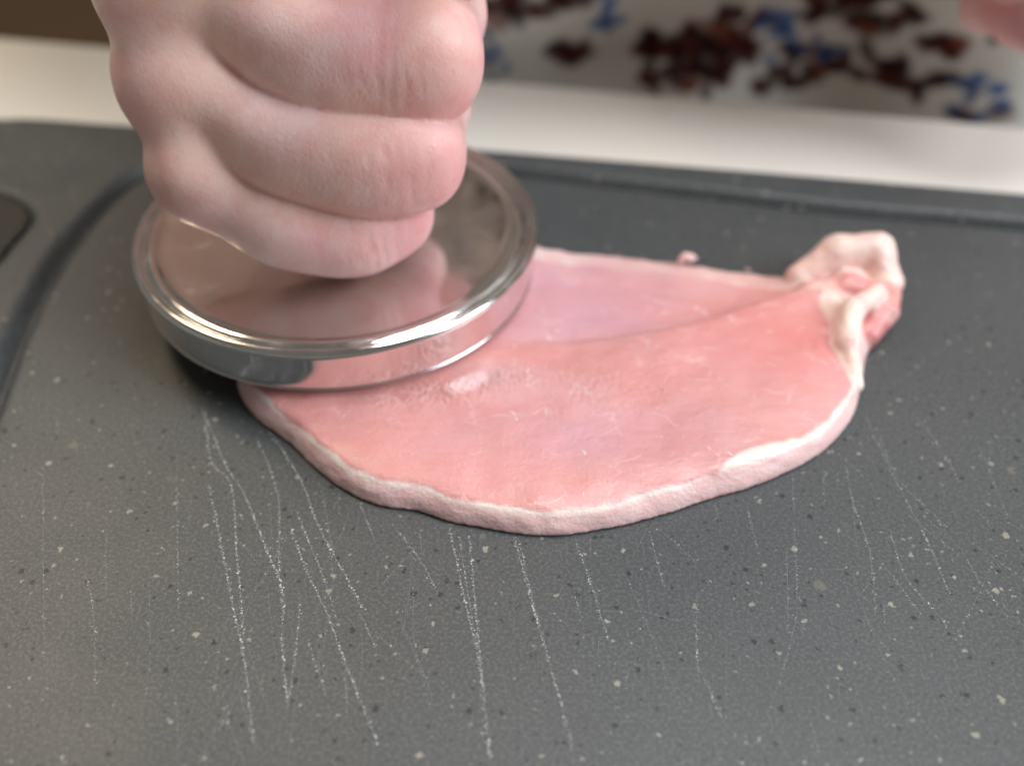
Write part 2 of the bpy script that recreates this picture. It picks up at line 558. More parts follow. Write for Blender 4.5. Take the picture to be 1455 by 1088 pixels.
def build_scratches():
    rs = random.Random(23)
    extra = []
    for k in range(56):                         # fainter cuts that cross the rest
        x, y = rs.uniform(-70, 80), rs.uniform(80, 128)
        if k % 3 == 0:
            x, y = rs.uniform(55, 105), rs.uniform(105, 165)
        if rs.random() < 0.4:
            x, y = rs.gauss(-34, 12), rs.uniform(84, 130)
        L = rs.uniform(6, 26)
        a = math.radians(-80 + rs.gauss(0, 17) + (rs.choice((-45, 45)) if rs.random() < 0.12 else 0))
        b = rs.gauss(0, 0.05)
        extra.append(([(x, y), (x + L / 2 * math.cos(a), y + L / 2 * math.sin(a)), (x + L * math.cos(a + b), y + L * math.sin(a + b))], rs.uniform(0.05, 0.24)))
    allc = SCRATCHES + extra
    # the shallow cuts themselves
    P, F = [], []
    for pts, dens in allc:
        c = catmull(pts, 12, False)
        tg = np.gradient(c, axis=0)
        tg /= np.linalg.norm(tg, axis=1, keepdims=True) + 1e-9
        k0 = len(P)
        for i in range(len(c)):
            w = (0.035 + 0.06 * dens) * math.sin(math.pi * (i + 0.3) / (len(c) - 0.4)) ** 0.5 * rs.uniform(0.5, 1.2)
            P.append((c[i, 0] - tg[i, 1] * w, c[i, 1] + tg[i, 0] * w, 0.008))
            P.append((c[i, 0] + tg[i, 1] * w, c[i, 1] - tg[i, 0] * w, 0.008))
        for i in range(len(c) - 1):
            F.append((k0 + 2 * i + 1, k0 + 2 * i + 3, k0 + 2 * i + 2, k0 + 2 * i))
    o = mesh_obj('shallow_cuts', P, F, M_CUT, board, smooth=False)
    o['kind'] = 'stuff'
    o['label'] = 'faint shallow knife cuts across the grey board'
    P, F = [], []
    for pts, dens in allc:
        c = catmull(pts, 24, False)
        seg = np.hypot(*np.diff(c, axis=0).T)
        s = np.concatenate([[0], np.cumsum(seg)])
        n = int(s[-1] / 0.13)
        ph = random.random() * 50
        for q in np.linspace(0, s[-1], max(n, 2)):
            clump = 0.5 + 0.5 * math.sin(q * 1.3 + ph) * math.sin(q * 0.41 + ph * 2) + 0.25 * math.sin(q * 5.1)
            endf = min(1, min(q, s[-1] - q) / 4 + 0.35)
            if random.random() > 1.35 * dens * endf * (0.25 + 0.75 * clump):
                continue
            x = np.interp(q, s, c[:, 0]) + random.gauss(0, 0.15)
            y = np.interp(q, s, c[:, 1]) + random.gauss(0, 0.15)
            r = (random.uniform(0.03, 0.11) + 0.09 * (random.random() < 0.10)) * (0.7 + 0.45 * dens)
            a = random.random() * 6.28
            k = len(P)
            lift = random.uniform(0.05, 0.12)
            asp = random.uniform(0.45, 1.0)
            for j in range(4):
                t = a + j * math.pi / 2 + random.uniform(-.4, .4)
                P.append((x + r * math.cos(t), y + r * asp * math.sin(t), 0.012 + random.uniform(0, lift)))
            P.append((x, y, 0.03 + lift))
            for j in range(4):
                F.append((k + j, k + (j + 1) % 4, k + 4))
    # loose crumbs of plastic and juice specks all over the board
    o = mesh_obj('knife_scratches', P, F, M_BURR, board, smooth=False)
    o['kind'] = 'stuff'
    o['label'] = 'pale knife scratches across the grey board'


build_scratches()

# ------------------------------------------------------------------ pork slice
SIL = [(-53.7, 159.5), (-51.6, 152.9), (-46.4, 145.8), (-40.4, 140.3), (-35.1, 134.1), (-28.9, 128.8), (-23.7, 125.9), (-16.4, 124.3), (-10.3, 121.8), (-0.9, 119.6), (6.1, 118.8), (14.4, 119.9), (24.1, 123.0), (32.8, 126.5), (40.5, 129.4), (48.5, 133.1), (55.7, 138.0), (61.6, 144.3), (65.3, 150.9), (68.2, 158.9)]
SILB = [(71.0, 166.1), (75.9, 172.3), (78.3, 182.1), (80.5, 190.7), (78.7, 196.7), (71.8, 196.7), (66.5, 193.3), (62.1, 190.2), (53.3, 191.8), (41.6, 195.1), (37.2, 196.7), (26.7, 199.1), (17.4, 199.9), (5.1, 201.0)]
UNDER = [(-14, 208), (-32, 203), (-46, 190), (-54, 174)]
LEAN = [(-51.1, 154.8), (-43.3, 144.7), (-37.5, 137.5), (-31.4, 131.5), (-24.0, 126.1), (-16.2, 124.0), (-9.0, 122.1), (-0.9, 120.6), (8.4, 120.1), (17.8, 122.1), (27.5, 125.4), (35.2, 129.8), (40.2, 134.0), (48.7, 137.5), (55.5, 140.2), (59.8, 142.9), (63.2, 148.5), (65.5, 156.4), (64.2, 164.7), (64.2, 173.5), (61.0, 180.1), (53.0, 183.9), (40.5, 188.9), (36.2, 190.4), (25.9, 192.7), (17.0, 193.5), (4.9, 194.5)] + [(-14, 205), (-32, 200), (-44, 188), (-52, 174)]
RIDGE = [(-21.9, 151.4), (-11.6, 156.4), (-3.7, 159.9), (5.8, 162.6), (23.7, 165.3), (38.0, 170.2), (53.2, 177.0), (61.2, 181.3), (66.9, 184.2)]
FLAP = [  # start, end, radii, fatness of each lobe of the curled end
    ((61.1, 187.3, 3.0), (69.0, 190.0, 6.5), 3.4, 4.6, 0.95),
    ((69.0, 190.0, 6.5), (76.0, 189.2, 8.5), 4.6, 4.2, 1.0),
    ((76.3, 190.0, 8.0), (77.6, 182.3, 6.0), 3.6, 3.0, 0.9),
    ((61.3, 180.1, 4.0), (68.9, 180.4, 6.0), 3.2, 2.4, 0.35),
    ((65.2, 153.4, 3.2), (64.9, 163.3, 5.6), 1.1, 2.2, 1.0),
    ((64.9, 163.1, 5.8), (67.1, 170.1, 8.2), 2.4, 2.2, 1.0),
    ((67.1, 170.1, 8.2), (73.1, 175.6, 8.2), 2.2, 1.8, 0.9),
    ((69.2, 180.7, 5.0), (75.4, 177.9, 4.6), 3.6, 3.0, 0.45),
    ((70.4, 174.1, 3.6), (75.1, 177.7, 4.4), 3.0, 3.2, 0.15),
    ((64.4, 175.3, 5.0), (65.9, 167.2, 5.2), 2.6, 2.6, 0.75),
    ((71.0, 169.0, 3.0), (74.7, 174.0, 4.4), 2.4, 3.0, 0.05),
    ((75.1, 174.7, 4.6), (77.8, 182.4, 5.2), 2.8, 2.6, 0.2),
]
OUTLINE = catmull(SIL + SILB + UNDER, 6)
LEANP = catmull(LEAN, 6)
RIDGEP = catmull(RIDGE, 6, False)
DISC_C, DISC_R = (-35.4, 187.0), 40.8
DISC_Z = 7.4


def meat_top(X, Y):
    """height of the upper surface in mm"""
    d, side = line_dist(X, Y, RIDGEP)
    s = d * side                                    # positive behind the ridge
    z = 5.4 + 1.9 * np.exp(-((s + 3.0) / 7.0) ** 2) * sstep(0, 55, X)
    drop = sstep(-1.5, 2.6, s) * sstep(-8, 16, X)
    z = z - (1.7 + 0.9 * sstep(10, 50, X)) * drop - 0.05 * np.clip(s, 0, 30) * drop
    z = z + 0.4 * vnoise(X / 13, Y / 10, X * 0, 3) + 0.18 * vnoise(X / 5, Y / 4, X * 0, 5)
    z = z + 1.7 * np.exp(-(((X + 22) / 26) ** 2 + ((Y - 160) / 13) ** 2))
    z = z - 1.1 * np.exp(-(poly_sdf(X, Y, OUTLINE) / 5.0) ** 2)
    # pressed flat under the pounder, with a soft roll next to it
    r = np.hypot(X - DISC_C[0], Y - DISC_C[1])
    z = np.where(r < 37.5, np.minimum(z, DISC_Z - 0.25), z)
    z = z - 0.5 * np.exp(-((r - 40) / 3.0) ** 2)
    # fat edge stands slightly proud at the right front
    dl = poly_sdf(X, Y, LEANP)
    z = z + 0.5 * np.exp(-((dl - 1.2) / 1.6) ** 2) * sstep(0, 45, X) * (Y < 168)
    return z


def build_meat():
    vx = 0.5
    lo, hi = (-60, 108, -1.5), (92, 216, 19)
    G = make_grid(lo, hi, vx)
    X, Y, Z = G
    X2, Y2 = X[:, :, 0], Y[:, :, 0]
    d2 = poly_sdf(X2, Y2, OUTLINE)
    d_edge = d2
    d2 = d2 + 0.5 * (Y2 > 180) * vnoise(X2 / 2.6, Y2 / 2.6, X2 * 0, 10) + 0.25 * vnoise(X2 / 7, Y2 / 7, X2 * 0, 9) + 0.06 * vnoise(X2 / 1.7, Y2 / 1.7, X2 * 0, 11)
    zt = meat_top(X2, Y2) 
    dl2 = poly_sdf(X2, Y2, LEANP)
    side = d2[:, :, None] - 0.5 * np.exp(-((Z - 2.2) / 1.8) ** 2) + 0.9
    slant = np.where(Y2 < 176, 0.5, 0.15)[:, :, None]
    side = side + slant * (Z - 1.3)
    sy = slice(0, int((160 - lo[1]) / vx))
    side[:, sy] += 0.12 * vnoise(X[:, sy] / 2.4, Y[:, sy] / 2.4, Z[:, sy] / 1.4, 25)
    f = smax(side, (Z - zt[:, :, None]) * 0.96, 0.9)
    for a, b, ra, rb, _ in FLAP:
        f = smin(f, round_cone(G, a, b, ra, rb), 1.3)
    sx = slice(int((55 - lo[0]) / vx), None)
    f[sx] += 0.2 * vnoise(X[sx] / 1.8, Y[sx] / 1.8, Z[sx] / 1.8, 23) * sstep(1.0, 4.0, Z[sx]) * (Y[sx] > 160)
    hc = (69.8, 179.1, 8.0)                       # red patch of lean inside the curl
    # torn shreds on the back edge
    for a, b, r in (((36.4, 194.5, 2.6), (37.4, 195.1, 3.8), 0.5), ((38.2, 194.7, 2.8), (38.9, 195.7, 3.4), 0.35), ((51.1, 191.0, 2.5), (49.6, 191.6, 2.8), 0.25),
                    ((39.0, 194.4, 3.0), (39.9, 194.5, 3.3), 0.3)):
        f = smin(f, round_cone(G, a, b, r * 1.4, r), 1.5)
        f = np.maximum(f, -Z + 0.08)
    P, F = extract(f, lo, vx)
    N = vertex_normals(P, F)
    x, y, z = P.T
    # ---- what is fat, what is lean
    dl = poly_sdf(x, y, LEANP) + 0.3 * vnoise(x / 1.5, y / 1.5, z / 1.5, 31) + 0.35 * vnoise(x / 6, y / 6, z / 6, 33)
    do = poly_sdf(x, y, OUTLINE) + 0.25 * vnoise(x / 2.2, y / 2.2, z / 2.2, 35)
    fat = np.maximum(sstep(-0.25, 0.35, dl), sstep(-2.75, -2.3, do + 0.5 * vnoise(x / 5, y / 5, z / 5, 37)) * (y < 176))
    back = sstep(176, 184, y - 0.0 * x) * (x < 66)
    fat = fat * (1 - 0.75 * back * np.clip(1.0 + 0.6 * vnoise(x / 3, y / 3, z / 3, 39), 0, 1))
    gp = (x, y, z)
    best = np.full(len(P), 1e9)
    ff = np.zeros(len(P))
    for a, b, ra, rb, w in FLAP:
        d = round_cone(gp, a, b, ra, rb)
        m = d < best
        best = np.where(m, d, best)
        ff = np.where(m, w, ff)
    ff = np.clip(ff + 0.35 * vnoise(x / 2.6, y / 2.6, z / 2.6, 41), 0, 1)
    fw = 1 - sstep(0.3, 1.3, best)
    fat = fat * (1 - fw) + ff * fw
    hd = np.sqrt(((x - hc[0]) / 1.5) ** 2 + (y - hc[1]) ** 2 + (z - hc[2]) ** 2)
    fat = fat * sstep(2.2, 3.2, hd + 0.5 * vnoise(x / 1.5, y / 1.5, z / 1.5, 43))
    # ---- colours
    lin = lambda *c: np.array(srgb(*c)[:3])
    salmon, rose, mauve, red = lin(221, 155, 149), lin(219, 165, 164), lin(206, 161, 176), lin(210, 128, 124)
    d, sd = line_dist(x, y, RIDGEP)
    s = d * sd
    wm = sstep(-1, 5, s) * sstep(-10, 14, x)
    w_mid = np.exp(-(((x - 14) / 20) ** 2 + ((y - 137) / 8) ** 2)) * 0.45
    w_red = np.exp(-(((x - 56) / 14) ** 2 + ((y - 166) / 9) ** 2)) * 0.75 * (1 - wm) + np.exp(-(((x - 38) / 22) ** 2 + ((y - 158) / 6) ** 2)) * 0.35 * (1 - wm)
    mix = lambda a, b, t: a * (1 - t[:, None]) + b * t[:, None]
    lean = np.tile(salmon, (len(P), 1))
    lean = mix(lean, rose, np.clip(0.4 + 0.8 * vnoise(x / 13, y / 8, z / 10, 51), 0, 1))
    lean = mix(lean, lin(208, 138, 130), np.clip(0.7 * vnoise(x / 11, y / 5, z / 9, 52) - 0.15, 0, 0.4))
    lean = mix(lean, mauve, np.clip(w_mid + 0.15 * vnoise(x / 11, y / 8, z / 9, 53), 0, 1))
    lean = mix(lean, red, np.clip(w_red, 0, 1))
    lean = mix(lean, mauve, wm * np.clip(0.85 - 0.018 * np.clip(x, 0, 70) + 0.2 * vnoise(x / 8, y / 6, z / 8, 55), 0.1, 1))
    lean = mix(lean, lin(232, 192, 184), sstep(182, 196, y) * np.clip(0.35 + 0.5 * vnoise(x / 6, y / 3, z / 5, 57), 0, 0.8))
    lean = mix(lean, red, fw * (1 - ff) * 0.6)
    fatc = np.tile(lin(246, 230, 220), (len(P), 1))
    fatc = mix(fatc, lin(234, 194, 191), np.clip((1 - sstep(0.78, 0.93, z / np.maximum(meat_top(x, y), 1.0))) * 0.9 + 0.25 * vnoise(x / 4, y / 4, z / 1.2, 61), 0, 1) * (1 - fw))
    fatc = mix(fatc, lin(236, 196, 186), fw * np.clip(0.45 + 0.5 * vnoise(x / 4, y / 4, z / 4, 63), 0, 1))
    col = mix(lean, fatc, fat)
    torn = np.clip(np.exp(-(((x + 8) / 13) ** 2 + ((y - 150.5 - 0.25 * (x + 8)) / 3.2) ** 2)) + 0.35 * np.exp(-(((x - 18) / 14) ** 2 + ((y - 150) / 6) ** 2)), 0, 1)
    # ---- parts
    Fa = np.array([f if len(f) == 4 else (f[0], f[1], f[2], f[2]) for f in F])
    fm, wm_ = fat[Fa].mean(1), fw[Fa].mean(1)
    root = empty('pork_slice', 'raw pink pork loin slice with white fat rim lying on the board', 'meat')
    sel = {'fat_curl': wm_ > 0.5, 'fat_rim': (wm_ <= 0.5) & (fm > 0.5), 'lean_meat': (wm_ <= 0.5) & (fm <= 0.5)}
    lab = {'fat_curl': 'cream fat curled up at the narrow end', 'fat_rim': 'white strip of fat along the curved edge', 'lean_meat': 'moist pink lean meat'}
    for nm, mk in sel.items():
        fs = [F[i] for i in np.nonzero(mk)[0]]
        used = np.unique(Fa[mk])
        remap = -np.ones(len(P), int)
        remap[used] = np.arange(len(used))
        o = mesh_obj(nm, P[used], [tuple(int(remap[i]) for i in f) for f in fs], M_MEAT, root, colors=col[used], normals=N[used])
        ta = o.data.attributes.new('torn', 'FLOAT', 'POINT')
        ta.data.foreach_set('value', torn[used].astype(np.float32))
        o['label'] = lab[nm]
    return root


pork = build_meat()

SINEW = [([(6.3, 169.1), (7.4, 165.4), (7.5, 164.0)], .22), ([(7.6, 164.2), (8.3, 167.2), (9.5, 169.2)], .16), ([(10.8, 151.1), (12.7, 150.3), (14.3, 149.3)], .16), ([(15.8, 145.8), (16.3, 143.1)], .13), ([(2.7, 155.7), (3.0, 153.6), (4.0, 152.2)], .15),
         ([(6.2, 147.0), (6.2, 143.1)], .15), ([(36.7, 178.2), (38.4, 177.2), (39.3, 176.0)], .30), ([(39.2, 176.0), (39.7, 174.3), (39.7, 172.7)], .2), ([(20.5, 185.5), (26.4, 182.2), (31.1, 179.2), (35.7, 177.5)], .12), ([(22.6, 138.0), (24.7, 138.1)], .10), ([(25.4, 138.2), (26.8, 137.9), (28.2, 137.0)], .30),
         ([(7.7, 125.2), (8.7, 123.1)], .11), ([(30.0, 163.6), (33.9, 161.8), (41.6, 159.6)], .10), ([(26.2, 153.6), (35.0, 152.6), (42.7, 152.4)], .09), ([(34.1, 135.2), (35.2, 133.7), (37.1, 132.3)], .16),
         ([(37.2, 134.0), (38.1, 133.5), (38.4, 132.7)], .30), ([(48.9, 172.8), (52.6, 173.3), (55.9, 171.8)], .10), ([(19.3, 168.1), (19.3, 163.1)], .10), ([(12.2, 134.5), (12.9, 133.4)], .12), ([(13.5, 172.2), (14.9, 171.4)], .14),
         ([(24.7, 143.1), (26.0, 140.8), (24.8, 138.5)], .08), ([(17.6, 141.6), (21.3, 141.4)], .08), ([(11.8, 126.0), (12.0, 124.0)], .1), ([(17.1, 134.8), (18.5, 132.7)], .07), ([(37.3, 153.6), (40.0, 152.3)], .09),
         ([(-0.4, 143.8), (0.5, 142.9), (0.9, 141.1)], .18), ([(6.0, 145.1), (6.3, 141.8)], .13), ([(-8.6, 140.4), (-5.5, 142.0), (-0.4, 142.7), (6.3, 142.3), (8.3, 140.5)], .09), ([(-30.9, 141.2), (-30.1, 143.1), (-29.2, 144.7)], .12),
         ([(-10.2, 128.8), (-9.1, 132.2)], .09), ([(3.0, 154.5), (2.9, 152.3), (3.8, 151.1)], .13), ([(-6.7, 150.9), (-5.9, 153.6)], .13), ([(-8.4, 149.4), (-7.2, 152.3)], .13), ([(-7.8, 148.6), (-6.7, 151.1)], .1),
         ([(-26.7, 144.9), (-23.2, 146.3), (-19.1, 146.5)], .11), ([(-28.5, 133.1), (-24.7, 132.4)], .12), ([(8.2, 124.4), (8.7, 121.9)], .11), ([(0.1, 163.0), (0.8, 160.9)], .11), ([(-2.5, 155.5), (-1.5, 153.1)], .1),
         ([(12.3, 134.1), (13.0, 133.0)], .12), ([(-16.2, 151.1), (-14.5, 149.1)], .12), ([(-19.4, 151.1), (-18.3, 147.2)], .12), ([(-22.4, 148.8), (-19.3, 149.1), (-16.6, 148.0)], .14), ([(10.9, 150.3), (12.7, 149.5), (14.8, 148.0)], .14)]


def build_sinew_and_glints():
    P, F = [], []
    rs = random.Random(31)
    torn = []
    for k in range(150):  # pale strands painted as wet glints on torn fibres beside the pounder
        x = -9 + rs.gauss(0, 8)
        y = 149.6 + 0.02 * (x + 9) ** 2 + 0.15 * (x + 9) + rs.gauss(0, 1.3)
        a = math.radians(rs.gauss(75, 28))
        L = rs.uniform(0.4, 1.5)
        torn.append(([(x, y), (x + L / 2 * math.cos(a), y + L / 2 * math.sin(a)), (x + L * math.cos(a + .3), y + L * math.sin(a + .3))], rs.uniform(0.05, 0.12)))
    for k in range(14):                         # stray fibre ends elsewhere on the cut face
        x, y = rs.uniform(-35, 55), rs.uniform(124, 190)
        if math.hypot(x - DISC_C[0], y - DISC_C[1]) < 42 or y < 118 + 0.008 * (x - 8) ** 2:
            continue
        a = math.radians(rs.gauss(70, 40))
        L = rs.uniform(0.5, 1.8)
        torn.append(([(x, y), (x + L / 2 * math.cos(a), y + L / 2 * math.sin(a)), (x + L * math.cos(a + .4), y + L * math.sin(a + .4))], rs.uniform(0.04, 0.09)))
    for pts, r in [(q, w * 1.25) for q, w in SINEW] + torn:
        c = catmull(pts, 10 if r > 0.125 else 5, False)
        c = c + 0.12 * np.stack([vnoise(c[:, 0] * 2, c[:, 1] * 2, c[:, 0] * 0, 71), vnoise(c[:, 0] * 2, c[:, 1] * 2, c[:, 0] * 0, 73)], 1)
        zc = meat_top(c[:, 0], c[:, 1])
        brk = np.clip(0.65 + 0.9 * vnoise(c[:, 0] * 1.4, c[:, 1] * 1.4, c[:, 0] * 0, 75), 0.05, 1.15)
        n = len(c)
        tg = np.gradient(c, axis=0)
        tg /= np.linalg.norm(tg, axis=1, keepdims=True) + 1e-9
        k0 = len(P)
        for i in range(n):
            w = brk[i] * r * (0.25 + 0.75 * math.sin(math.pi * (i + .6) / (n + .2)) ** 0.7)
            nx, ny = -tg[i][1], tg[i][0]
            for a in range(6):
                t = a * math.pi / 3
                P.append((c[i, 0] + nx * w * 1.2 * math.cos(t), c[i, 1] + ny * w * 1.2 * math.cos(t), zc[i] - 0.02 + w * 0.25 * math.sin(t)))
        for i in range(n - 1):
            for a in range(6):
                b = (a + 1) % 6
                F.append((k0 + i * 6 + a, k0 + i * 6 + b, k0 + i * 6 + 6 + b, k0 + i * 6 + 6 + a))
    o = mesh_obj('sinew_and_glints', P, F, M_SINEW_GLINT, pork)
    o['kind'] = 'stuff'
    o['label'] = 'thin white sinews and pale strands painted as wet glints on the lean meat'


build_sinew_and_glints()

# ------------------------------------------------------------------ meat pounder
pounder = empty('meat_pounder', 'round polished steel meat pounder pressed onto the pork slice', 'meat pounder')
pounder.location = (DISC_C[0] * MM, DISC_C[1] * MM, DISC_Z * MM)
pounder.rotation_euler = (math.radians(0.0), math.radians(0.0), 0)


def lathe(name, prof, mat, parent, seg=160, fine=4, grow=1.0):
    pr = catmull(prof, fine, False)
    P, F = [], []
    for r, z in pr:
        for i in range(seg):
            t = 2 * math.pi * i / seg
            P.append((max(r * grow, 0.001) * math.cos(t), max(r * grow, 0.001) * math.sin(t), z))
    n = len(pr)
    for j in range(n - 1):
        for i in range(seg):
            k = (i + 1) % seg
            F.append((j * seg + i, j * seg + k, j * seg + seg + k, j * seg + seg + i))
    return mesh_obj(name, P, F, mat, parent)


lathe('striking_disc', [(0, 0), (20, 0), (37.2, 0.02), (38.3, 0.25), (38.8, 0.9), (39.1, 3.5), (39.4, 6.2), (39.6, 7.6), (39.7, 8.4), (39.45, 9.2), (38.8, 9.65),
                        (38.1, 9.5), (37.75, 9.0), (37.45, 8.75), (37.0, 8.95), (36.2, 9.2), (35.3, 9.05), (34.5, 8.8), (33.5, 8.7), (31.5, 8.66), (25, 8.62),
                        (12, 8.6), (0, 8.6)], M_STEEL, pounder, grow=DISC_R / 39.8)
lathe('handle', [(0, 8.2), (7.4, 8.22), (7.2, 9.0), (6.4, 10.0), (5.9, 14), (5.8, 22), (6.2, 40), (6.6, 60), (6.6, 84), (8.4, 90), (10.5, 94), (10.8, 98), (8.5, 101.5), (0, 102.5)], M_STEEL,
      pounder, 64)

# ------------------------------------------------------------------ person
# right hand: centre line of each finger (mm) from the knuckle to the middle joint, with its radius
FING = {
    'little': [((-56.5, 175.2, 37.0), 9.2), ((-48.6, 172.7, 32.0), 7.6), ((-41.7, 170.5, 28.8), 7.9), ((-34.6, 170.7, 27.0), 8.0), ((-28.3, 171.3, 26.4), 7.9), ((-22.2, 174.7, 27.6), 6.7)],
    'ring': [((-59.3, 181.4, 52.0), 10.2), ((-50.1, 178.6, 48.0), 8.6), ((-40.4, 173.7, 44.0), 8.7), ((-30.7, 172.3, 42.0), 9.1), ((-23.5, 172.3, 41.0), 9.4), ((-17.9, 174.1, 41.0), 9.0)],
    'middle': [((-60.1, 185.0, 68.0), 10.7), ((-48.5, 185.2, 64.5), 9.2), ((-37.1, 179.7, 60.0), 9.5), ((-30.0, 178.8, 58.0), 10.0), ((-23.0, 179.0, 56.5), 10.3), ((-15.5, 179.0, 56.5), 10.0)],
    'index': [((-56.1, 195.4, 83.0), 10.8), ((-46.5, 199.6, 80.0), 9.9), ((-35.4, 190.6, 76.0), 9.8), ((-27.2, 189.7, 74.0), 10.0), ((-20.3, 189.2, 73.0), 10.2), ((-13.5, 189.2, 73.0), 10.0)],
}
WRIST = np.array((-46.0, 254.0, 84.0))
JOINTS = [(np.array(f[0][0]), np.array(f[4][0])) for f in FING.values()]


def hand_field(lo, hi, vx):
    A = Field(lo, hi, vx)                     # palm, back of the hand, wrist
    fing = Field(lo, hi, vx)
    X = A.ax[0][:, None, None]
    web = (0.35 + 4.6 * (1 - sstep(-58.0, -47.0, X))).astype(np.float32)     # skin webs join the fingers near the knuckles
    for nm, chain in FING.items():
        f = Field(lo, hi, vx)
        c4 = catmull([tuple(p) + (r,) for p, r in chain], 4, False)      # smooth centre line with its radius
        pts, rad = [q[:3] for q in c4], [q[3] for q in c4]
        for i in range(len(pts) - 1):
            f.cone(pts[i], pts[i + 1], rad[i] * 0.97, rad[i + 1] * 0.97, 2.0, power=2.15 if nm == 'little' else 2.5)
        L = np.linalg.norm(pts[-1] - pts[0])
        dip = pts[-1] + np.array([2.0, 0.42 * L, -0.5])
        tip = dip + np.array([-0.42 * L, 0.10 * L, -0.5])
        f.cone(pts[-1], dip, rad[-1] * 0.97, rad[-1] * 0.82, 3.5, power=2.0 if nm == 'little' else 2.3)
        f.cone(dip, tip, rad[-1] * 0.82, rad[-1] * 0.66, 2.5)
        fing.d = smin(fing.d, f.d, web)
        mcp, r = pts[0], rad[0]
        w = WRIST + (mcp - WRIST) * 0.22 + np.array([0, 0, (mcp[2] - 62) * 0.18])
        A.cone(mcp + np.array([1.2, 1.5, 0]), w, r * 0.97, 13, 6.0)
        A.cone(mcp + np.array([-0.6, 0.6, 0]), mcp + np.array([2, 6, 0]), r, r * 0.85, 3.5)
    A.cone((-40, 208, 42), (-42, 236, 64), 13, 15, 8)
    A.cone((-36, 218, 84), (-42, 242, 88), 14, 15, 8)
    A.cone(WRIST, (-100, 318, 122), 23, 27, 12, 14)
    d = smin(A.d, fing.d, 3.4)
    T = Field(lo, hi, vx)
    T.cone((-34, 232, 96), (-20, 202, 104), 14, 10.5, 2)
    T.cone((-20, 202, 104), (-12, 176, 98), 10.5, 9.5, 3)
    T.cone((-12, 176, 98), (-24, 160, 93), 9.5, 7.5, 3)
    return smin(d, T.d, 2.5)


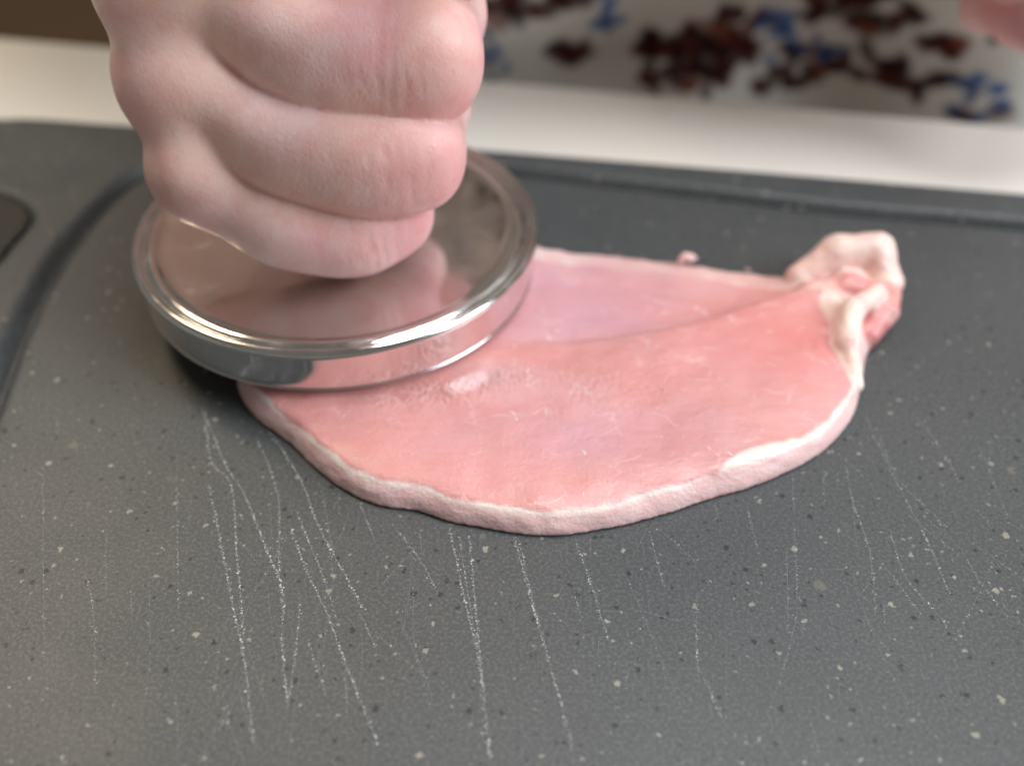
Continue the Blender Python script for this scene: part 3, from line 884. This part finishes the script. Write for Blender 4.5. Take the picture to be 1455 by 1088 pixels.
def build_person():
    vx = 0.58
    lo, hi = (-108, 150, 12), (14, 292, 136)
    d = hand_field(lo, hi, vx)
    P, F = extract(d, lo, vx)
    # skin folds across the middle joints
    Nv = vertex_normals(P, F)
    disp = np.zeros(len(P))
    for ch in FING.values():
        p4, p5 = np.array(ch[3][0]), np.array(ch[5][0])
        axis = (p5 - p4) / np.linalg.norm(p5 - p4)
        near = np.exp(-((np.linalg.norm(P - np.array(ch[4][0]) - np.array([2, -9, 0]), axis=1) / 8.5) ** 2))
        sa = (P - np.array(ch[4][0])) @ axis + 0.9 * vnoise(P[:, 0] / 4, P[:, 1] / 4, P[:, 2] / 4, 87)
        for q, dep in ((-4.6, 0.06), (-2.2, 0.12), (0.6, 0.17), (2.6, 0.15), (5.0, 0.13), (7.6, 0.10), (10.0, 0.06)):
            brk = np.clip(0.6 + 0.9 * vnoise(P[:, 0] / 3, P[:, 1] / 3, P[:, 2] / 3 + q * 7, 89), 0, 1)
            disp -= dep * np.exp(-((sa - q) / 0.55) ** 2) * near * brk
    P = P + Nv * (disp + 0.10 * vnoise(P[:, 0] / 5, P[:, 1] / 5, P[:, 2] / 5, 85))[:, None]
    # colour: paler flesh, redder over the joints
    lin = lambda *c: np.array(srgb(*c)[:3])

    def skin_col(P):
        c = np.tile(lin(235, 200, 194), (len(P), 1))
        t = np.zeros(len(P))
        for mcp, pip in JOINTS:
            t = np.maximum(t, 0.40 * np.exp(-((np.linalg.norm(P - mcp - np.array([-6, -6, 0]), axis=1) / 9) ** 2)))
            t = np.maximum(t, 0.75 * np.exp(-((np.linalg.norm(P - pip - np.array([9, -2, 1]), axis=1) / 16) ** 2)))
        t = np.clip(t + 0.18 * vnoise(P[:, 0] / 9, P[:, 1] / 9, P[:, 2] / 9, 83), 0, 1)[:, None]
        c = c * (1 - t) + lin(228, 160, 165) * t
        yel = np.clip(0.7 * vnoise(P[:, 0] / 13, P[:, 1] / 13, P[:, 2] / 13, 84) + 0.1, 0, 0.5)[:, None]
        return c * (1 - yel) + lin(228, 192, 174) * yel
    C = skin_col(P)
    Ps, Fs, Cs = [P], list(F), [C]
    n = len(P)
    # the other hand hangs loosely over the back of the board: the same hand mirrored
    ctr = np.array([-38.0, 180.0, 60.0])
    Q = P - ctr
    Q[:, 0] *= -1
    R = np.array((Matrix.Rotation(math.radians(8), 3, 'Z') @ Matrix.Rotation(math.radians(-14), 3, 'X')))
    LOFF = np.array([136.0, 268.0, 62.0])
    Q = Q @ R.T + LOFF
    Ps.append(Q)
    Cs.append(C)
    Fs += [[i + n for i in f[::-1]] for f in F]
    n2 = 2 * n
    # arms and trunk, coarser
    vx = 5.0
    lo, hi = (-300, 260, -420), (470, 620, 560)
    B = Field(lo, hi, vx)
    map_l = lambda p: np.array([-(p[0] - ctr[0]), p[1] - ctr[1], p[2] - ctr[2]]) @ R.T + LOFF
    fa = map_l((-75, 286, 104))
    B.cone((-75, 286, 104), (-185, 440, 185), 23.5, 37, 15, 25)
    B.cone((-185, 440, 185), (-110, 470, 430), 38, 48, 15, 25)
    B.cone(fa, (285, 440, 170), 23.5, 37, 15, 25)
    B.cone((285, 440, 170), (245, 450, 430), 38, 48, 15, 25)
    X, Y, Z = np.meshgrid(*B.ax, indexing='ij', sparse=True)
    tors = np.sqrt(((X - 68) / 1.5) ** 2 + (Y - 432) ** 2 + (np.maximum(np.abs(Z) - 390, 0)) ** 2) - 82
    t = smin(B.d, tors, 25)
    t = np.maximum(t, np.abs(Z - 70) - 470)
    P3, F3 = extract(t, lo, vx)
    Ps.append(P3)
    Cs.append(np.tile(lin(235, 200, 194), (len(P3), 1)))
    Fs += [[i + n2 for i in f] for f in F3]
    o = mesh_obj('person', np.concatenate(Ps), Fs, M_SKIN, colors=np.concatenate(Cs))
    allp = np.concatenate(Ps)
    wk = np.zeros(len(allp), np.float32)
    for mcp, pip in JOINTS:
        wk = np.maximum(wk, np.exp(-((np.linalg.norm(allp - pip - np.array([3, -5, 0]), axis=1) / 9) ** 2)))
    wa = o.data.attributes.new('wrinkle', 'FLOAT', 'POINT')
    wa.data.foreach_set('value', wk.astype(np.float32))
    o['label'] = 'person in floral dress gripping the meat pounder with closed fist'
    o['category'] = 'person'
    return o


person = build_person()

# ------------------------------------------------------------------ dress
DC = np.array([70.0, 424.0])            # axis of the body
DA = math.radians(-10.6)


def build_dress():
    # front half fine, back half coarse
    th = np.concatenate([np.linspace(-1.75, 1.75, 520), np.linspace(1.75, 2 * math.pi - 1.75, 60)[1:-1]])
    zz = np.concatenate([np.linspace(-620, -70, 60)[:-1], np.linspace(-70, 260, 300), np.linspace(260, 500, 60)[1:]])
    T, Zg = np.meshgrid(th, zz, indexing='ij')
    flare = 1 + 0.10 * (1 - sstep(-500, 0, Zg)) - 0.05 * np.exp(-((Zg - 170) / 120) ** 2) + 0.04 * np.exp(-((Zg - 360) / 80) ** 2)
    shoulder = 1 - 0.75 * sstep(430, 505, Zg)
    rx, ry = 172 * flare * shoulder, 122 * flare * shoulder
    # folds hanging down the front
    arc = T * 160
    fold = 5.0 * np.sin(arc / 17 + 0.8 * np.sin(Zg / 60) + 0.9) * (1 - sstep(-30, 140, Zg)) + 2.5 * np.sin(arc / 8.5 + Zg / 45 + 2) * (1 - sstep(-20, 200, Zg))
    fold = fold + 3.5 * vnoise(arc / 30, Zg / 30, T * 0, 91)
    # the cloth falls in under the waist in the middle and stands forward at both sides
    low = (1 - sstep(12, 62, Zg)) * sstep(-160, -30, Zg)
    fold = fold - 32 * low * np.exp(-((arc - 22) / 44) ** 4) + 5 * low * np.exp(-((arc - 92) / 18) ** 2) + 50 * np.exp(-((Zg - 112) / 48) ** 2) * np.exp(-((arc - 14) / 72) ** 4)  # hollow and out-of-view belly bulge are shaped to shade the cloth
    lx, ly = (rx + fold) * np.sin(T), -(ry + fold) * np.cos(T)
    c, s = math.cos(DA), math.sin(DA)
    X = DC[0] + lx * c - ly * s
    Y = DC[1] + lx * s + ly * c
    P = np.stack([X, Y, Zg], -1).reshape(-1, 3)
    nt, nz = T.shape
    F = []
    for i in range(nt):
        k = (i + 1) % nt
        for j in range(nz - 1):
            F.append((i * nz + j, k * nz + j, k * nz + j + 1, i * nz + j + 1))
    # printed flowers: clusters of petals and small sprigs, laid out on the cloth (arc length, height)
    lin = lambda *q: np.array(srgb(*q)[:3])
    A, Hh = (T * 150).ravel(), Zg.ravel()
    C = np.tile(lin(222, 222, 215), (len(A), 1))
    front = np.abs(T.ravel()) < 1.8
    rr = random.Random(5)

    def petal(a, h, la, lb, ang, colr, op=1.0):
        m = np.nonzero(front & (np.abs(A - a) < la + lb) & (np.abs(Hh - h) < la + lb))[0]
        da, dh = A[m] - a, Hh[m] - h
        u = da * math.cos(ang) + dh * math.sin(ang)
        v = -da * math.sin(ang) + dh * math.cos(ang)
        w = (1 - sstep(0.55, 1.25, np.sqrt((u / la) ** 2 + (v / lb) ** 2))) * op
        C[m] = C[m] * (1 - w[:, None]) + colr * w[:, None]

    browns = [lin(62, 24, 24), lin(46, 18, 20), lin(86, 40, 30), lin(70, 26, 28), lin(124, 68, 46), lin(36, 14, 18), lin(52, 20, 24)]
    blues = [lin(44, 98, 168), lin(36, 72, 130), lin(80, 128, 186)]

    def flower(a, h, size, n):
        for k in range(int(n * 0.75)):
            t = rr.random() * 6.28
            q = 1.25 * size * math.sqrt(rr.random())
            petal(a + q * math.cos(t) * 1.25, h + q * math.sin(t) * 0.8, rr.uniform(2.4, 5.2), rr.uniform(1.8, 3.2), rr.random() * 3.14, rr.choice(browns), rr.uniform(0.75, 1))

    def sprig(a, h, n=6, size=5.0):
        for k in range(n):
            petal(a + rr.gauss(0, size * 0.6), h + rr.gauss(0, size * 0.6), rr.uniform(1.6, 2.9), rr.uniform(1.1, 1.8), rr.random() * 3.14, rr.choice(blues), 0.9)

    for a, h, sz, n in FLOWERS:
        flower(a, h, sz, n)
    for a, h in SPRIGS:
        sprig(a, h)
    for k in range(420):                       # the print goes on over the rest of the dress
        a, h = rr.uniform(-250, 250), rr.uniform(-600, 480)
        if -75 < a < 110 and -25 < h < 26:
            continue
        if rr.random() < 0.6:
            flower(a, h, rr.uniform(8, 17), rr.randint(12, 34))
        else:
            sprig(a, h)
    o = mesh_obj('dress', P, F, M_DRESS, person, colors=C)
    o['label'] = 'white dress printed with brown flowers and blue sprigs'
    return o


FLOWERS = [(-44, 4, 5, 14), (-36, 10, 7, 16), (-30, -9, 4.0, 10), (-2, -9, 7, 26), (10, -13, 10, 44), (20, -6, 8, 26), (4, -18, 10, 30), (20, 9, 2, 3), (31, 7, 2, 3), (48, 10, 8, 28),
           (58, 4, 6, 18), (44, 2, 4, 8), (56, -12, 6, 14), (69, -13, 5, 16), (84, -21, 3, 5), (34, -18, 9, 24), (72, 0, 4, 8), (-60, 20, 10, 24), (0, 34, 11, 30), (-10, 60, 12, 30), (90, 8, 6, 14),
           (-35, 82, 11, 30), (-12, 112, 12, 34), (-45, 122, 10, 26), (8, 84, 10, 26), (-24, 152, 12, 30), (24, 120, 11, 30)]
SPRIGS = [(-53, -9), (-49, -12), (-22, 6), (-21, 0), (31, -6), (34, -4), (45, -11), (86, -16), (84, -12), (-62, -14), (-80, 8)]
build_dress()
